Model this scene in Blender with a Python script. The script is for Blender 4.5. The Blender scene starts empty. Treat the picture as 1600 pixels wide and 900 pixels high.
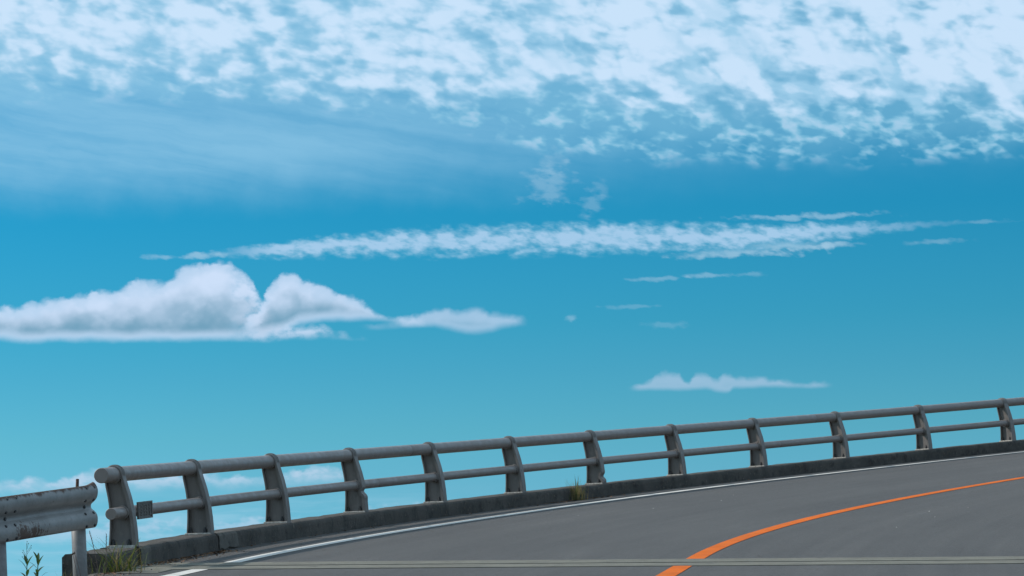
import bpy, bmesh, math, random
from mathutils import Vector, Matrix, noise as mnoise

sc = bpy.context.scene
C = sc.collection
rad = math.radians

# ------------------------------------------------------------------ camera
cam_data = bpy.data.cameras.new('camera')
cam_data.sensor_width = 36.0
cam_data.lens = 36.0 * 4840.0 / 1600.0
cam_data.clip_start = 0.1
cam_data.clip_end = 200000.0
cam = bpy.data.objects.new('camera', cam_data)
C.objects.link(cam)
cam.matrix_world = (Matrix.Translation((0, 0, 1.6)) @ Matrix.Rotation(rad(90 + 5.6637), 4, 'X')
                    @ Matrix.Rotation(rad(-1.5), 4, 'Z'))
sc.camera = cam

# ------------------------------------------------------------------ exposure
sc.view_settings.view_transform = 'Standard'
sc.view_settings.look = 'None'
sc.view_settings.exposure = 0.0
sc.view_settings.gamma = 1.0
sc.view_settings.use_curve_mapping = False
sc.render.engine = 'CYCLES'
sc.cycles.use_denoising = True
sc.cycles.max_bounces = 4
sc.cycles.use_adaptive_sampling = True
sc.cycles.adaptive_threshold = 0.015
sc.cycles.adaptive_min_samples = 10

# ------------------------------------------------------------------ sun
SUN_AZ, SUN_EL = rad(-77.0), rad(38.2)
sl = bpy.data.lights.new('sun', 'SUN')
sl.energy = 4.0
sl.angle = rad(0.53)
sl.color = (1.0, 0.94, 0.86)
sun = bpy.data.objects.new('sun', sl)
C.objects.link(sun)
sdir = Vector((math.sin(SUN_AZ) * math.cos(SUN_EL), math.cos(SUN_AZ) * math.cos(SUN_EL), math.sin(SUN_EL)))
sun.rotation_euler = (-sdir).to_track_quat('-Z', 'Y').to_euler()
sun.location = (-30, 20, 40)


def lin(r, g, b):
    def f(c):
        c /= 255.0
        return c / 12.92 if c <= 0.04045 else ((c + 0.055) / 1.055) ** 2.4
    return (f(r), f(g), f(b), 1.0)


# ------------------------------------------------------------------ node helper: python expressions -> math nodes
class G:
    """a small wrapper that turns python arithmetic into shader nodes"""
    def __init__(s, tree):
        s.t = tree

    def new(s, kind, **kw):
        n = s.t.nodes.new(kind)
        for k, v in kw.items():
            setattr(n, k, v)
        return n

    def put(s, sock, v):
        if isinstance(v, S):
            s.t.links.new(v.o, sock)
        else:
            sock.default_value = v

    def m(s, op, a, b=None, c=None, clamp=False):
        n = s.new('ShaderNodeMath', operation=op, use_clamp=clamp)
        s.put(n.inputs[0], a)
        if b is not None:
            s.put(n.inputs[1], b)
        if c is not None:
            s.put(n.inputs[2], c)
        return S(s, n.outputs[0])

    def sm(s, x, a, b, lo=0.0, hi=1.0, kind='SMOOTHSTEP'):
        n = s.new('ShaderNodeMapRange', interpolation_type=kind, clamp=True)
        s.put(n.inputs[0], x)
        s.put(n.inputs[1], a); s.put(n.inputs[2], b); s.put(n.inputs[3], lo); s.put(n.inputs[4], hi)
        return S(s, n.outputs[0])

    def vec(s, x, y, z=0.0):
        n = s.new('ShaderNodeCombineXYZ')
        s.put(n.inputs[0], x); s.put(n.inputs[1], y); s.put(n.inputs[2], z)
        return S(s, n.outputs[0])

    def noise(s, v, scale, detail=5.0, rough=0.55, dist=0.0, color=False, kind='FBM'):
        n = s.new('ShaderNodeTexNoise', noise_dimensions='3D')
        s.put(n.inputs['Vector'], v)
        n.inputs['Scale'].default_value = scale
        n.inputs['Detail'].default_value = detail
        n.inputs['Roughness'].default_value = rough
        n.inputs['Distortion'].default_value = dist
        return S(s, n.outputs['Color' if color else 'Fac'])

    def sep(s, v):
        n = s.new('ShaderNodeSeparateXYZ')
        s.put(n.inputs[0], v)
        return [S(s, o) for o in n.outputs]

    def curve(s, x, pts, handle='AUTO'):
        x0, x1 = pts[0][0], pts[-1][0]
        y0 = min(p[1] for p in pts) - 1e-3
        y1 = max(p[1] for p in pts) + 1e-3
        xn = s.sm(x, x0, x1, kind='LINEAR')
        n = s.new('ShaderNodeFloatCurve')
        c = n.mapping.curves[0]
        q = [((p[0] - x0) / (x1 - x0), (p[1] - y0) / (y1 - y0)) for p in pts]
        c.points[0].location = q[0]
        c.points[1].location = q[-1]
        for p in q[1:-1]:
            c.points.new(*p)
        for p in c.points:
            p.handle_type = handle
        n.mapping.update()
        s.put(n.inputs['Value'], xn)
        return S(s, n.outputs[0]) * (y1 - y0) + y0

    def mix(s, f, a, b, blend='MIX'):
        n = s.new('ShaderNodeMix', data_type='RGBA', blend_type=blend)
        s.put(n.inputs[0], f)
        s.put(n.inputs[6], a)
        s.put(n.inputs[7], b)
        return S(s, n.outputs[2])

    def ramp(s, x, stops, interp='LINEAR'):
        n = s.new('ShaderNodeValToRGB')
        r = n.color_ramp
        r.interpolation = interp
        r.elements[0].position, r.elements[0].color = stops[0]
        r.elements[1].position, r.elements[1].color = stops[-1]
        for p, c in stops[1:-1]:
            e = r.elements.new(p)
            e.color = c
        s.put(n.inputs[0], x)
        return S(s, n.outputs[0])


class S:
    def __init__(s, g, o):
        s.g, s.o = g, o
    def __add__(s, b): return s.g.m('ADD', s, b)
    __radd__ = __add__
    def __sub__(s, b): return s.g.m('SUBTRACT', s, b)
    def __rsub__(s, b): return s.g.m('SUBTRACT', b, s)
    def __mul__(s, b): return s.g.m('MULTIPLY', s, b)
    __rmul__ = __mul__
    def __truediv__(s, b): return s.g.m('DIVIDE', s, b)
    def __rtruediv__(s, b): return s.g.m('DIVIDE', b, s)
    def abs(s): return s.g.m('ABSOLUTE', s)
    def min(s, b): return s.g.m('MINIMUM', s, b)
    def max(s, b): return s.g.m('MAXIMUM', s, b)
    def clamp(s): return s.g.m('ADD', s, 0.0, clamp=True)


# ------------------------------------------------------------------ sky
world = bpy.data.worlds.new('World')
sc.world = world
world.use_nodes = True
world.cycles.sampling_method = 'NONE'


def build_sky():
    nt = world.node_tree
    g = G(nt)
    bg = nt.nodes['Background']
    bg.inputs['Strength'].default_value = 0.1
    sky = g.new('ShaderNodeTexSky', sky_type='NISHITA', sun_disc=False, sun_elevation=SUN_EL, sun_rotation=SUN_AZ,
                air_density=1.0, dust_density=0.3, ozone_density=1.5)
    tc = g.new('ShaderNodeTexCoord')
    d = g.sep(S(g, tc.outputs['Generated']))
    # stereographic sky coordinates, in degrees near the +Y direction
    k = 114.59 / (d[1] + 1.02)
    u = d[0] * k * 1.01
    v = d[2] * k * 1.01
    el = g.m('ARCSINE', d[2]) * 57.2958
    # grade of the clear sky by elevation (teal film look of the photograph)
    e01 = g.sm(el, 0.0, 30.0, kind='LINEAR')
    tint = g.ramp(e01, [(0.0, (.26, .81, 1.62, 1)), (0.023, (.25, .79, 1.50, 1)), (0.067, (.225, .70, 1.19, 1)), (0.10, (.19, .675, 1.02, 1)),
                        (0.137, (.14, .63, .945, 1)), (0.167, (.10, .615, .905, 1)), (0.233, (.055, .60, .89, 1)), (0.30, (.06, .62, .91, 1)),
                        (1.0, (.25, .78, 1.0, 1))])
    col = g.mix(1.0, S(g, sky.outputs[0]), tint, 'MULTIPLY')
    # the sky is deeper away from the sun
    away = g.sm(u, -36.0, 36.0, 1.20, .82, 'LINEAR')
    col = g.mix(1.0, col, g.vec(away, away, away), 'MULTIPLY')

    V = g.vec(u, v, 0.0)
    # shared warp fields
    w1 = g.sep(g.noise(V, 1.3, 3, .5, color=True))
    w2 = g.sep(g.noise(g.vec(u, v * 1.2, 7.0), 5.0, 3, .55, color=True))

    def over(col, a, c):
        return g.mix(a.clamp(), col, c)

    W = 10.0  # colours below are scene values, the background strength is 0.1

    def cc(r, gg, b):
        c = lin(r, gg, b)
        return (c[0] * W, c[1] * W, c[2] * W, 1)

    # ---- thin cirrus veil, left
    ru = u * .966 + v * .26
    rv = v * .966 + u * .17
    st = g.noise(g.vec(ru * .22 + w1[0] * .3, rv * 1.9 + w1[1] * .5, 3.0), 1.0, 5, .58)
    reg = g.sm(v + w1[0] * .5, 7.25, 8.70) * g.sm(u, 6.0, -4.5, .12, 1.0)
    veil = reg * g.sm(st, .28, .68, .56, 1.0)
    col = over(col, veil * .70, cc(150, 204, 234))

    # ---- altocumulus: a dense sheet above, its lower edge fraying into small thin puffs
    base = g.curve(u, [(-13.965, 9.46), (-9.355, 9.415), (-7.014, 9.381), (-4.657, 9.243), (-2.29, 9.027), (-0.513, 8.67),
                       (0.664, 8.223), (2.441, 8.065), (4.806, 7.914), (7.164, 7.893), (9.507, 7.937), (14.108, 7.729)])
    edge_v = g.curve(u, [(-13.9, 9.78), (-9.355, 9.66), (-7.0, 9.60), (-4.65, 9.48), (-2.29, 9.20), (-.51, 9.16), (.66, 9.22),
                         (2.44, 9.02), (4.8, 8.80), (7.16, 8.78), (9.5, 8.56), (14.0, 8.4)])
    D = v - base
    D2 = v - edge_v
    right = g.sm(u, -3.0, 3.5)
    uu = u + (w1[0] - .5) * .30 + (w2[0] - .5) * .06
    vv = v + (w1[1] - .5) * .14 + (w2[1] - .5) * .045
    cells = g.noise(g.vec(uu * 1.22, vv * 2.1 + u * .34, 1.0), 1.18, 1.6, .42)
    fine = g.noise(g.vec(uu * 1.0, vv * 1.75 + u * .25, 5.0), 3.3, 1.8, .45)
    # rows that run down to the right
    du = u * .77 + v * .64
    dv = u * .64 - v * .77
    rows = g.noise(g.vec(du * 1.55 + (w1[0] - .5) * 1.0, dv * .24 + (w1[1] - .5) * .4, 4.0), 1.0, 2.0, .5)
    thin = g.sm(D + (w1[2] - .5) * .9, -.35, .8) * (right * .10 + .36)
    col = over(col, thin, cc(132, 194, 224))
    # frayed edge
    F = fine * .62 + cells * .38 + (w1[2] - .5) * .14
    fr = g.sm(F, .45, .60) * g.sm(D + (w1[1] - .5) * .5, -.22, .12) * g.sm(D2, .6, .0)
    col = over(col, fr * g.sm(u, -4.5, 1.5, .30, .66), g.mix(g.sm(F, .52, .68), cc(142, 202, 229), cc(188, 220, 244)))
    # the sheet
    N = cells * .66 + fine * .34 + (rows - .5) * right * .10 + (w1[2] - .5) * .16
    th = g.sm(D2, -.30, .25, .60, .440, 'LINEAR') - g.sm(D2, .15, .9, 0, .060, 'LINEAR') - right * g.sm(D2, .0, .5, 0, .035)
    dens = N - th
    a = g.sm(dens, -.12, .13) * g.sm(D2 + (w1[2] - .5) * .5, -.40, .10) * .93
    lum = g.sm(dens + (rows - .5) * right * .30 + (fine - .5) * .14, -.03, .24)
    lum = (lum - right * g.sm(rows, .52, .38) * .55).clamp()
    alto = g.mix(lum, cc(160, 206, 235), cc(206, 230, 253))
    col = over(col, a, alto)

    # ---- long band of broken cloud
    mid = g.curve(u, [(-6.846, 6.383), (-4.722, 6.47), (-2.945, 6.549), (0.024, 6.594), (2.398, 6.565), (4.174, 6.512),
                      (5.948, 6.563), (7.125, 6.596), (8.299, 6.626), (9.232, 6.617)])
    wid = g.curve(u, [(-6.9, .02), (-5.9, .06), (-4.72, .15), (-2.945, .26), (0.0, .34), (2.4, .34), (4.17, .29),
                      (5.95, .21), (7.1, .13), (8.3, .05), (9.3, .02)])
    bn = g.noise(g.vec(u * 1.5, v * 3.0 + u * .45, 11.0), 2.7, 2.0, .5)
    dist = (v + (w2[1] - .5) * .12 - mid) / wid
    edge = g.m('SUBTRACT', 1.0, g.sm(dist, -1.25, .0, 1.0, 0.0, 'LINEAR').max(g.sm(dist, 0.0, 1.0, 0.0, 1.0, 'LINEAR')))
    bd = edge + (bn - .5) * 1.8
    ba = g.sm(bd, -.05, 1.0) * g.sm(edge, 0.0, .30) * g.sm(u, -5.7, -4.1) * g.sm(u, 8.7, 5.0, .04, 1.0)
    col = over(col, ba * .86, g.mix(g.sm(bd, .2, 1.1), cc(132, 192, 222), cc(174, 209, 239)))

    # ---- cumulus and lower banks: top and base outlines, billowed by noise
    q = g.sep(g.noise(g.vec(u, v * 1.25, 61.0), 2.0, 4, .55, color=True))

    def cell(scale, z):
        n = g.new('ShaderNodeTexVoronoi', feature='SMOOTH_F1', voronoi_dimensions='3D')
        g.put(n.inputs['Vector'], g.vec(u + (w2[0] - .5) * .25 + (q[0] - .5) * .3, v * 1.15 + (w2[1] - .5) * .25 + (q[1] - .5) * .3, z))
        n.inputs['Scale'].default_value = scale
        n.inputs['Smoothness'].default_value = .35
        return S(g, n.outputs['Distance'])

    puff = (cell(1.9, 2.0) - .45) * .65 + (cell(4.6, 5.0) - .45) * .35

    def heap(col, top, bot, amax, bright, shade, soft=.12, warp=.16, rise=.55, bsoft=.12, ends=.3, broken=0.0, fade=None):
        ux = u + (q[0] - .5) * warp * 1.9 + (w2[0] - .5) * warp * .7
        vx = v + puff * warp * 1.5 + (q[1] - .5) * warp * .9 + (w2[1] - .5) * warp * .6
        vb = v + (w1[2] - .5) * warp * .7 + (q[2] - .5) * warp * .45
        t = g.curve(ux, top)
        b = g.curve(ux, bot)
        x0, x1 = top[0][0], top[-1][0]
        inside = g.sm(ux, x0, x0 + ends) * g.sm(ux, x1, x1 - ends)
        depth = (t - vx).min((vb - b) * 1.3)
        a = g.sm(t - vx, -soft * .6, soft) * g.sm(vb - b, -bsoft * .5, bsoft) * inside
        thick = g.sm(depth, .02, .34)
        a = a * (thick * .25 + .75)
        if broken:
            a = a * g.sm(bn + (q[2] - .5) * .8, .30, .62, 1.0 - broken, 1.0)
        if fade:
            a = a * (1.0 - g.sm(ux, fade[0], fade[1]) * g.sm(q[2] * .6 + w2[2] * .4, .60, .40) * fade[2])
        f = (v - b) / ((t - b).max(.05))
        lit = g.sm(f + (w1[0] - .5) * .75 - puff * .30, .10, rise + .30)
        rim = g.sm(vb - b, .24, .03) * .28
        lum = 1.0 - (1.0 - (lit + rim).clamp()) * thick
        return over(col, a * amax, g.mix(lum, shade, bright))

    low_w, low_s = cc(184, 210, 234), cc(150, 198, 222)
    # far banks close to the horizon
    sn = g.noise(g.vec(u * .45 + w1[0] * .3, v * 4.5 + w1[1] * .5, 21.0), 1.0, 4, .55)
    sreg = g.sm(u, 1.5, -4.5) * g.sm(v, 2.15, 1.6)
    col = over(col, sreg * g.sm(sn, .40, .66) * .50, cc(158, 206, 230))
    col = heap(col, [(-11.221, 1.63), (-9.493, 1.53), (-8.797, 1.606), (-7.751, 1.511), (-6.993, 1.515), (-6.583, 1.587),
                     (-5.998, 1.561), (-5.295, 1.485), (-4.355, 1.532), (-3.649, 1.502), (-2.94, 1.602), (-2.229, 1.749), (-1.286, 1.678)],
               [(-11.225, 1.222), (-9.497, 1.202), (-7.757, 1.136), (-6.589, 1.224), (-5.418, 1.218), (-4.242, 1.282),
                (-2.944, 1.426), (-2.232, 1.584), (-1.286, 1.654)], .78, low_w, low_s, warp=.24, soft=.10, bsoft=.28, broken=.8)
    col = heap(col, [(-11.215, 2.272), (-9.716, 2.273), (-9.483, 2.314), (-9.135, 2.365), (-8.786, 2.392), (-8.438, 2.36),
                     (-8.088, 2.387), (-7.737, 2.449), (-7.329, 2.452), (-6.921, 2.383), (-5.982, 2.443), (-5.514, 2.373),
                     (-4.809, 2.367), (-4.219, 2.4), (-3.629, 2.456), (-3.394, 2.403), (-3.102, 2.29), (-2.868, 2.178)],
               [(-11.217, 2.062), (-9.486, 2.091), (-8.325, 2.088), (-7.159, 2.107), (-5.988, 2.114), (-4.814, 2.12),
                (-3.4, 2.156), (-2.868, 2.166)], .92, cc(196, 216, 239), low_s, warp=.19, soft=.09, bsoft=.20, broken=.45)

    bright, shade = cc(208, 226, 251), cc(116, 162, 189)
    # small cloud on the right
    col = heap(col, [(2.082, 3.751), (2.321, 3.827), (2.56, 3.915), (2.74, 4.005), (3.035, 3.985), (3.244, 3.861), (3.389, 3.963),
                     (3.601, 3.922), (3.741, 3.87), (3.922, 3.983), (4.121, 3.942), (4.357, 3.924), (4.686, 3.89), (5.038, 3.845),
                     (5.412, 3.773), (5.952, 3.733)],
               [(2.082, 3.721), (2.791, 3.699), (3.5, 3.691), (3.911, 3.621), (4.091, 3.698), (5.269, 3.676), (5.951, 3.68)],
               .74, cc(180, 205, 232), cc(128, 178, 205), soft=.08, warp=.12, bsoft=.08)
    # big heap on the left, its right shoulder and its tail
    col = heap(col, [(-11.176, 5.261), (-10.365, 5.399), (-9.435, 5.5), (-8.734, 5.628), (-8.031, 5.721), (-7.091, 5.88),
                     (-6.501, 5.986), (-5.908, 6.187), (-5.434, 6.295), (-5.082, 6.227), (-4.861, 6.041), (-4.668, 5.634),
                     (-4.408, 5.28), (-3.928, 5.096), (-3.337, 4.997), (-3.008, 4.896), (-2.649, 4.81)],
               [(-11.179, 5.084), (-9.445, 4.914), (-7.111, 4.843), (-4.758, 4.839), (-3.009, 4.81), (-2.649, 4.79)],
               .96, bright, shade, soft=.10, warp=.20, fade=(-5.35, -4.6, .75))
    col = heap(col, [(-5.107, 5.057), (-4.868, 5.193), (-4.625, 5.543), (-4.381, 5.893), (-4.082, 6.029), (-3.79, 5.866),
                     (-3.32, 5.725), (-2.851, 5.536), (-2.5, 5.334), (-2.243, 5.207), (-1.912, 5.144), (-1.417, 5.091)],
               [(-5.109, 4.942), (-4.402, 4.926), (-3.925, 5.096), (-3.333, 5.14), (-2.622, 5.148), (-2.244, 5.104),
                (-1.914, 5.022), (-1.418, 5.015)], .93, bright, shade, soft=.10, warp=.18)
    col = heap(col, [(-2.861, 5.066), (-2.15, 5.094), (-1.792, 5.204), (-1.315, 5.319), (-0.96, 5.286), (-0.722, 5.303),
                     (-0.368, 5.225), (-0.014, 5.133), (0.339, 5.029)],
               [(-2.862, 5.008), (-2.152, 5.003), (-1.796, 5.008), (-1.205, 4.922), (-0.732, 4.85), (-0.256, 4.921),
                (0.101, 4.969), (0.339, 4.997)], .84, cc(188, 213, 240), cc(128, 176, 205), soft=.10, warp=.13)

    # ---- small wisps: (u, v, half length, half height, strength)
    for (cu, cv, hl, hh, s) in [(.74, 7.52, .46, .36, .34), (.80, 7.90, .30, .26, .22), (1.50, 7.20, .24, .30, .26), (1.70, 7.42, .16, .26, .17),
                                (2.73, 5.772, .50, .05, .34), (3.68, 5.803, .50, .055, .38), (4.39, 5.794, .32, .05, .24),
                                (2.184, 5.265, .65, .045, .20), (2.825, 4.903, .50, .07, .17), (1.029, 5.095, .12, .07, .34),
                                (8.708, 6.636, .55, .05, .22), (7.937, 6.296, .60, .06, .28), (5.50, 6.84, 1.5, .07, .50),
                                (4.30, 6.187, 1.25, .09, .62), (5.231, 6.278, .85, .09, .60), (6.05, 6.299, .50, .07, .50),
                                (-6.493, 6.388, .40, .05, .42), (-5.704, 6.400, .50, .08, .60)]:
        x = (u - cu + (w1[0] - .5) * .35 + (w2[0] - .5) * .12) / hl
        y = (v - cv + (w1[1] - .5) * hh * 1.8 + (w2[1] - .5) * hh * 1.2) / hh
        wa = g.sm(g.m('SQRT', x * x + y * y) + (bn - .5) * 2.2, 1.15, .1)
        col = over(col, wa * s, cc(168, 206, 230))

    nt.links.new(col.o, bg.inputs['Color'])


build_sky()

# ------------------------------------------------------------------ the road's frame: s metres along the railing, t metres from it towards the road
X0, Y0, TH0, KAP = -3.52247, 27.71127, 0.146731, 0.0221072
KERB_H, BANK = 0.17, -0.02


def plan(s):
    if s <= 0:
        return X0 + s * math.sin(TH0), Y0 + s * math.cos(TH0), TH0
    th = TH0 + KAP * s
    return X0 + (math.cos(TH0) - math.cos(th)) / KAP, Y0 + (math.sin(th) - math.sin(TH0)) / KAP, th


def zk(s):
    if s <= 0:
        return 2.11880 + .058359 * s
    return 2.11880 + .058359 * s + .00031158 * s * s


def slope(s):
    return .058359 + (2 * .00031158 * s if s > 0 else 0)


def zr(s, t):
    return zk(s) - KERB_H + BANK * (t - .25)


def pt(s, t, z):
    x, y, th = plan(s)
    return Vector((x + math.cos(th) * t, y - math.sin(th) * t, z))


def frame(s):
    """matrix of the railing's frame: x towards the road, y along, z up and square to the grade"""
    x, y, th = plan(s)
    k = slope(s)
    n = math.sqrt(1 + k * k)
    T = Vector((math.sin(th), math.cos(th), k)) / n
    R = Vector((math.cos(th), -math.sin(th), 0))
    U = R.cross(T)
    m = Matrix(((R.x, T.x, U.x, x), (R.y, T.y, U.y, y), (R.z, T.z, U.z, zk(s)), (0, 0, 0, 1)))
    return m


def frange(a, b, d):
    n = max(1, int(round((b - a) / d)))
    return [a + (b - a) * i / n for i in range(n + 1)]


# ------------------------------------------------------------------ object helpers
def mesh_obj(name, verts, faces, mat, parent=None, smooth=False, uvs=None):
    me = bpy.data.meshes.new(name)
    me.from_pydata([tuple(v) for v in verts], [], faces)
    if uvs:
        l = me.uv_layers.new(name='UVMap')
        for poly in me.polygons:
            for li in poly.loop_indices:
                l.data[li].uv = uvs[me.loops[li].vertex_index]
    if smooth:
        for p in me.polygons:
            p.use_smooth = True
    me.materials.append(mat)
    o = bpy.data.objects.new(name, me)
    C.objects.link(o)
    if parent:
        o.parent = parent
    return o


def world_child(o, parent):
    """o's mesh is in world coordinates; hang it under an unrotated parent"""
    o.parent = parent
    o.location = -parent.location
    return o


def bm_obj(name, bm, mat, parent=None, smooth=False):
    me = bpy.data.meshes.new(name)
    bm.to_mesh(me)
    bm.free()
    me.materials.append(mat)
    if smooth:
        for p in me.polygons:
            p.use_smooth = True
    o = bpy.data.objects.new(name, me)
    C.objects.link(o)
    if parent:
        o.parent = parent
    return o


def share(o, parent):
    c = o.copy()
    C.objects.link(c)
    c.parent = parent
    return c


def empty(name, loc):
    o = bpy.data.objects.new(name, None)
    o.empty_display_size = .2
    C.objects.link(o)
    o.location = loc
    return o


def tag(o, label=None, cat=None, group=None, kind=None):
    for k, v in (('label', label), ('category', cat), ('group', group), ('kind', kind)):
        if v:
            o[k] = v
    return o


def box(bm, x0, x1, y0, y1, z0, z1, bevel=0.0, M=None):
    r = bmesh.ops.create_cube(bm, size=1.0)
    vs = r['verts']
    for v in vs:
        v.co = Vector(((x0 + x1) / 2 + v.co.x * (x1 - x0), (y0 + y1) / 2 + v.co.y * (y1 - y0), (z0 + z1) / 2 + v.co.z * (z1 - z0)))
    if bevel:
        es = {e for v in vs for e in v.link_edges}
        bmesh.ops.bevel(bm, geom=list(es), offset=bevel, segments=2, affect='EDGES', profile=.5)
    if M:
        for v in bm.verts:
            v.co = M @ v.co


def cyl(bm, p, q, r0, r1=None, n=16, caps=True):
    p, q = Vector(p), Vector(q)
    r1 = r0 if r1 is None else r1
    d = (q - p)
    m = Matrix.Translation((p + q) / 2) @ d.to_track_quat('Z', 'Y').to_matrix().to_4x4()
    bmesh.ops.create_cone(bm, cap_ends=caps, cap_tris=False, segments=n, radius1=r0, radius2=r1, depth=d.length, matrix=m)


def sweep(name, prof, ss, mat, parent=None, closed=False, caps=True, zf=None, jit=0.0, smooth=False):
    """prof: list of (t, dz); zf(s, t) gives the base height"""
    n = len(prof)
    V, F, UV = [], [], []
    run = [0.0]
    for i in range(1, n):
        run.append(run[-1] + math.hypot(prof[i][0] - prof[i - 1][0], prof[i][1] - prof[i - 1][1]))
    for s in ss:
        for i, (t, dz) in enumerate(prof):
            p = pt(s, t, zf(s, t) + dz)
            if jit:
                nv = mnoise.noise_vector(p * 3.1) * jit + mnoise.noise_vector(p * 11.0) * jit * .5
                p += nv
            V.append(p)
            UV.append((s, t if not closed else run[i]))
    for j in range(len(ss) - 1):
        for i in range(n if closed else n - 1):
            a, b = j * n + i, j * n + (i + 1) % n
            F.append((a, a + n, b + n, b))
    if closed and caps:
        F.append(tuple(range(n)))
        F.append(tuple(reversed(range((len(ss) - 1) * n, len(ss) * n))))
    return mesh_obj(name, V, F, mat, parent, smooth, UV)


def new_mat(name):
    m = bpy.data.materials.new(name)
    m.use_nodes = True
    g = G(m.node_tree)
    b = m.node_tree.nodes['Principled BSDF']
    return m, g, b


def bump(g, b, h, strength=.3, dist=.01):
    n = g.new('ShaderNodeBump')
    n.inputs['Strength'].default_value = strength
    n.inputs['Distance'].default_value = dist
    g.put(n.inputs['Height'], h)
    g.t.links.new(n.outputs[0], b.inputs['Normal'])


def objco(g, kind='Object'):
    return S(g, g.new('ShaderNodeTexCoord').outputs[kind])


def wpos(g):
    return S(g, g.new('ShaderNodeNewGeometry').outputs['Position'])


# ------------------------------------------------------------------ materials
def mat_asphalt():
    m, g, b = new_mat('asphalt')
    uv = g.sep(objco(g, 'UV'))
    s, t = uv[0], uv[1]
    P = wpos(g)
    grain = g.noise(P, 130.0, 3, .7)
    grain2 = g.noise(P, 30.0, 4, .7)
    patch = g.noise(g.vec(s * .22, t * .75, 0), 1.0, 5, .6)
    streak = g.noise(g.vec(s * .10, t * 5.0, 4.0), 1.0, 4, .6)
    wob = (patch - .5) * .5
    tt = g.m('PINGPONG', t - 2.95 + wob, 2.1)
    wheel = g.sm((tt - .95).abs(), .45, .05)
    x = grain * .30 + grain2 * .50 + patch * .22 + streak * .22 - .11 + wheel * .022
    blot = g.sm(g.noise(g.vec(s * .8, t * 1.6, 8.0), 1.0, 5, .7), .60, .72)
    x = x - blot * .035
    c = g.ramp(x, [(.34, (.034, .031, .029, 1)), (.50, (.062, .057, .0535, 1)), (.60, (.076, .070, .065, 1)), (.72, (.14, .132, .122, 1))])
    # dust settles beside the kerb
    dust = g.sm(t, .75, .2) * g.noise(g.vec(s * 1.3, t * 4.0, 2.0), 1.5, 4, .6)
    c = g.mix(dust * .35, c, (.105, .090, .075, 1))
    g.put(b.inputs['Base Color'], c)
    b.inputs['Roughness'].default_value = .82
    b.inputs['Specular IOR Level'].default_value = .35
    bump(g, b, grain * .6 + grain2 * .4, .55, .006)
    return m


def mat_concrete(name, c0, c1, stain=(.045, .042, .038, 1), brown=(.13, .095, .07, 1)):
    m, g, b = new_mat(name)
    P = wpos(g)
    n1 = g.noise(P, 2.2, 6, .65)
    n2 = g.noise(P, 26.0, 5, .65)
    n3 = g.noise(P, 7.0, 5, .6)
    c = g.mix(g.sm(n1, .35, .65), c0, c1)
    c = g.mix(g.sm(n3, .50, .70) * .7, c, stain)
    c = g.mix(g.sm(n1 * .4 + n2 * .6, .50, .68) * .55, c, brown)
    c = g.mix(g.sm(n2, .62, .72) * .5, c, (.24, .23, .21, 1))
    g.put(b.inputs['Base Color'], c)
    b.inputs['Roughness'].default_value = .92
    b.inputs['Specular IOR Level'].default_value = .25
    bump(g, b, n2 * .6 + n3 * .6, .7, .02)
    return m


def mat_paint(name, base, rough=.42, streaks=.5, rust=0.0, vary=.55):
    m, g, b = new_mat(name)
    P = wpos(g)
    x = g.sep(P)
    O = g.vec(x[0] * 16.0, x[1] * 16.0, x[2] * 1.4)
    n1 = g.noise(O, 1.0, 4, .6)
    n2 = g.noise(P, 9.0, 5, .6)
    n3 = g.noise(P, 60.0, 3, .6)
    dark = tuple(c * .55 for c in base[:3]) + (1,)
    pale = tuple(min(1, c * 1.35 + .01) for c in base[:3]) + (1,)
    c = g.mix(g.sm(n1, .38, .70) * streaks, base, dark)
    c = g.mix(g.sm(n2, .50, .75) * vary, c, pale)
    c = g.mix(g.sm(n3, .60, .75) * .5 * (vary if streaks else .06), c, dark)
    if rust:
        r = g.sm(n2 * .7 + n3 * .3, .66 - rust, .72 - rust)
        c = g.mix(r, c, (.10, .045, .022, 1))
    g.put(b.inputs['Base Color'], c)
    g.put(b.inputs['Roughness'], g.sm(n2, .3, .7, rough - .08, rough + .16))
    if streaks:
        bump(g, b, n2 * .4 + n3 * .25, .12, .004)
    return m


def mat_plain(name, c, rough=.7, var=.25, scale=30.0, metallic=0.0, translucent=0.0):
    m, g, b = new_mat(name)
    n = g.noise(wpos(g), scale, 4, .6)
    lo = tuple(x * (1 - var) for x in c[:3]) + (1,)
    hi = tuple(min(1, x * (1 + var)) for x in c[:3]) + (1,)
    g.put(b.inputs['Base Color'], g.mix(g.sm(n, .3, .7), lo, hi))
    b.inputs['Roughness'].default_value = rough
    b.inputs['Metallic'].default_value = metallic
    if translucent:
        tr = g.new('ShaderNodeBsdfTranslucent')
        tr.inputs[0].default_value = (c[0] * 1.6, c[1] * 1.6, c[2] * .9, 1)
        mx = g.new('ShaderNodeMixShader')
        mx.inputs[0].default_value = translucent
        g.t.links.new(b.outputs[0], mx.inputs[1])
        g.t.links.new(tr.outputs[0], mx.inputs[2])
        g.t.links.new(mx.outputs[0], g.t.nodes['Material Output'].inputs[0])
    return m


def mat_line(name, c, worn):
    m, g, b = new_mat(name)
    P = wpos(g)
    n = g.noise(P, 38.0, 5, .7)
    n2 = g.noise(P, 3.0, 4, .6)
    w = g.sm(n * .65 + n2 * .35, .585, .70)
    c1 = g.mix(g.sm(n2, .35, .7), c, tuple(x * .82 for x in c[:3]) + (1,))
    g.put(b.inputs['Base Color'], g.mix(w * worn, c1, (.075, .070, .065, 1)))
    b.inputs['Roughness'].default_value = .75
    b.inputs['Specular IOR Level'].default_value = .1
    bump(g, b, n, .3, .004)
    return m


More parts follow.
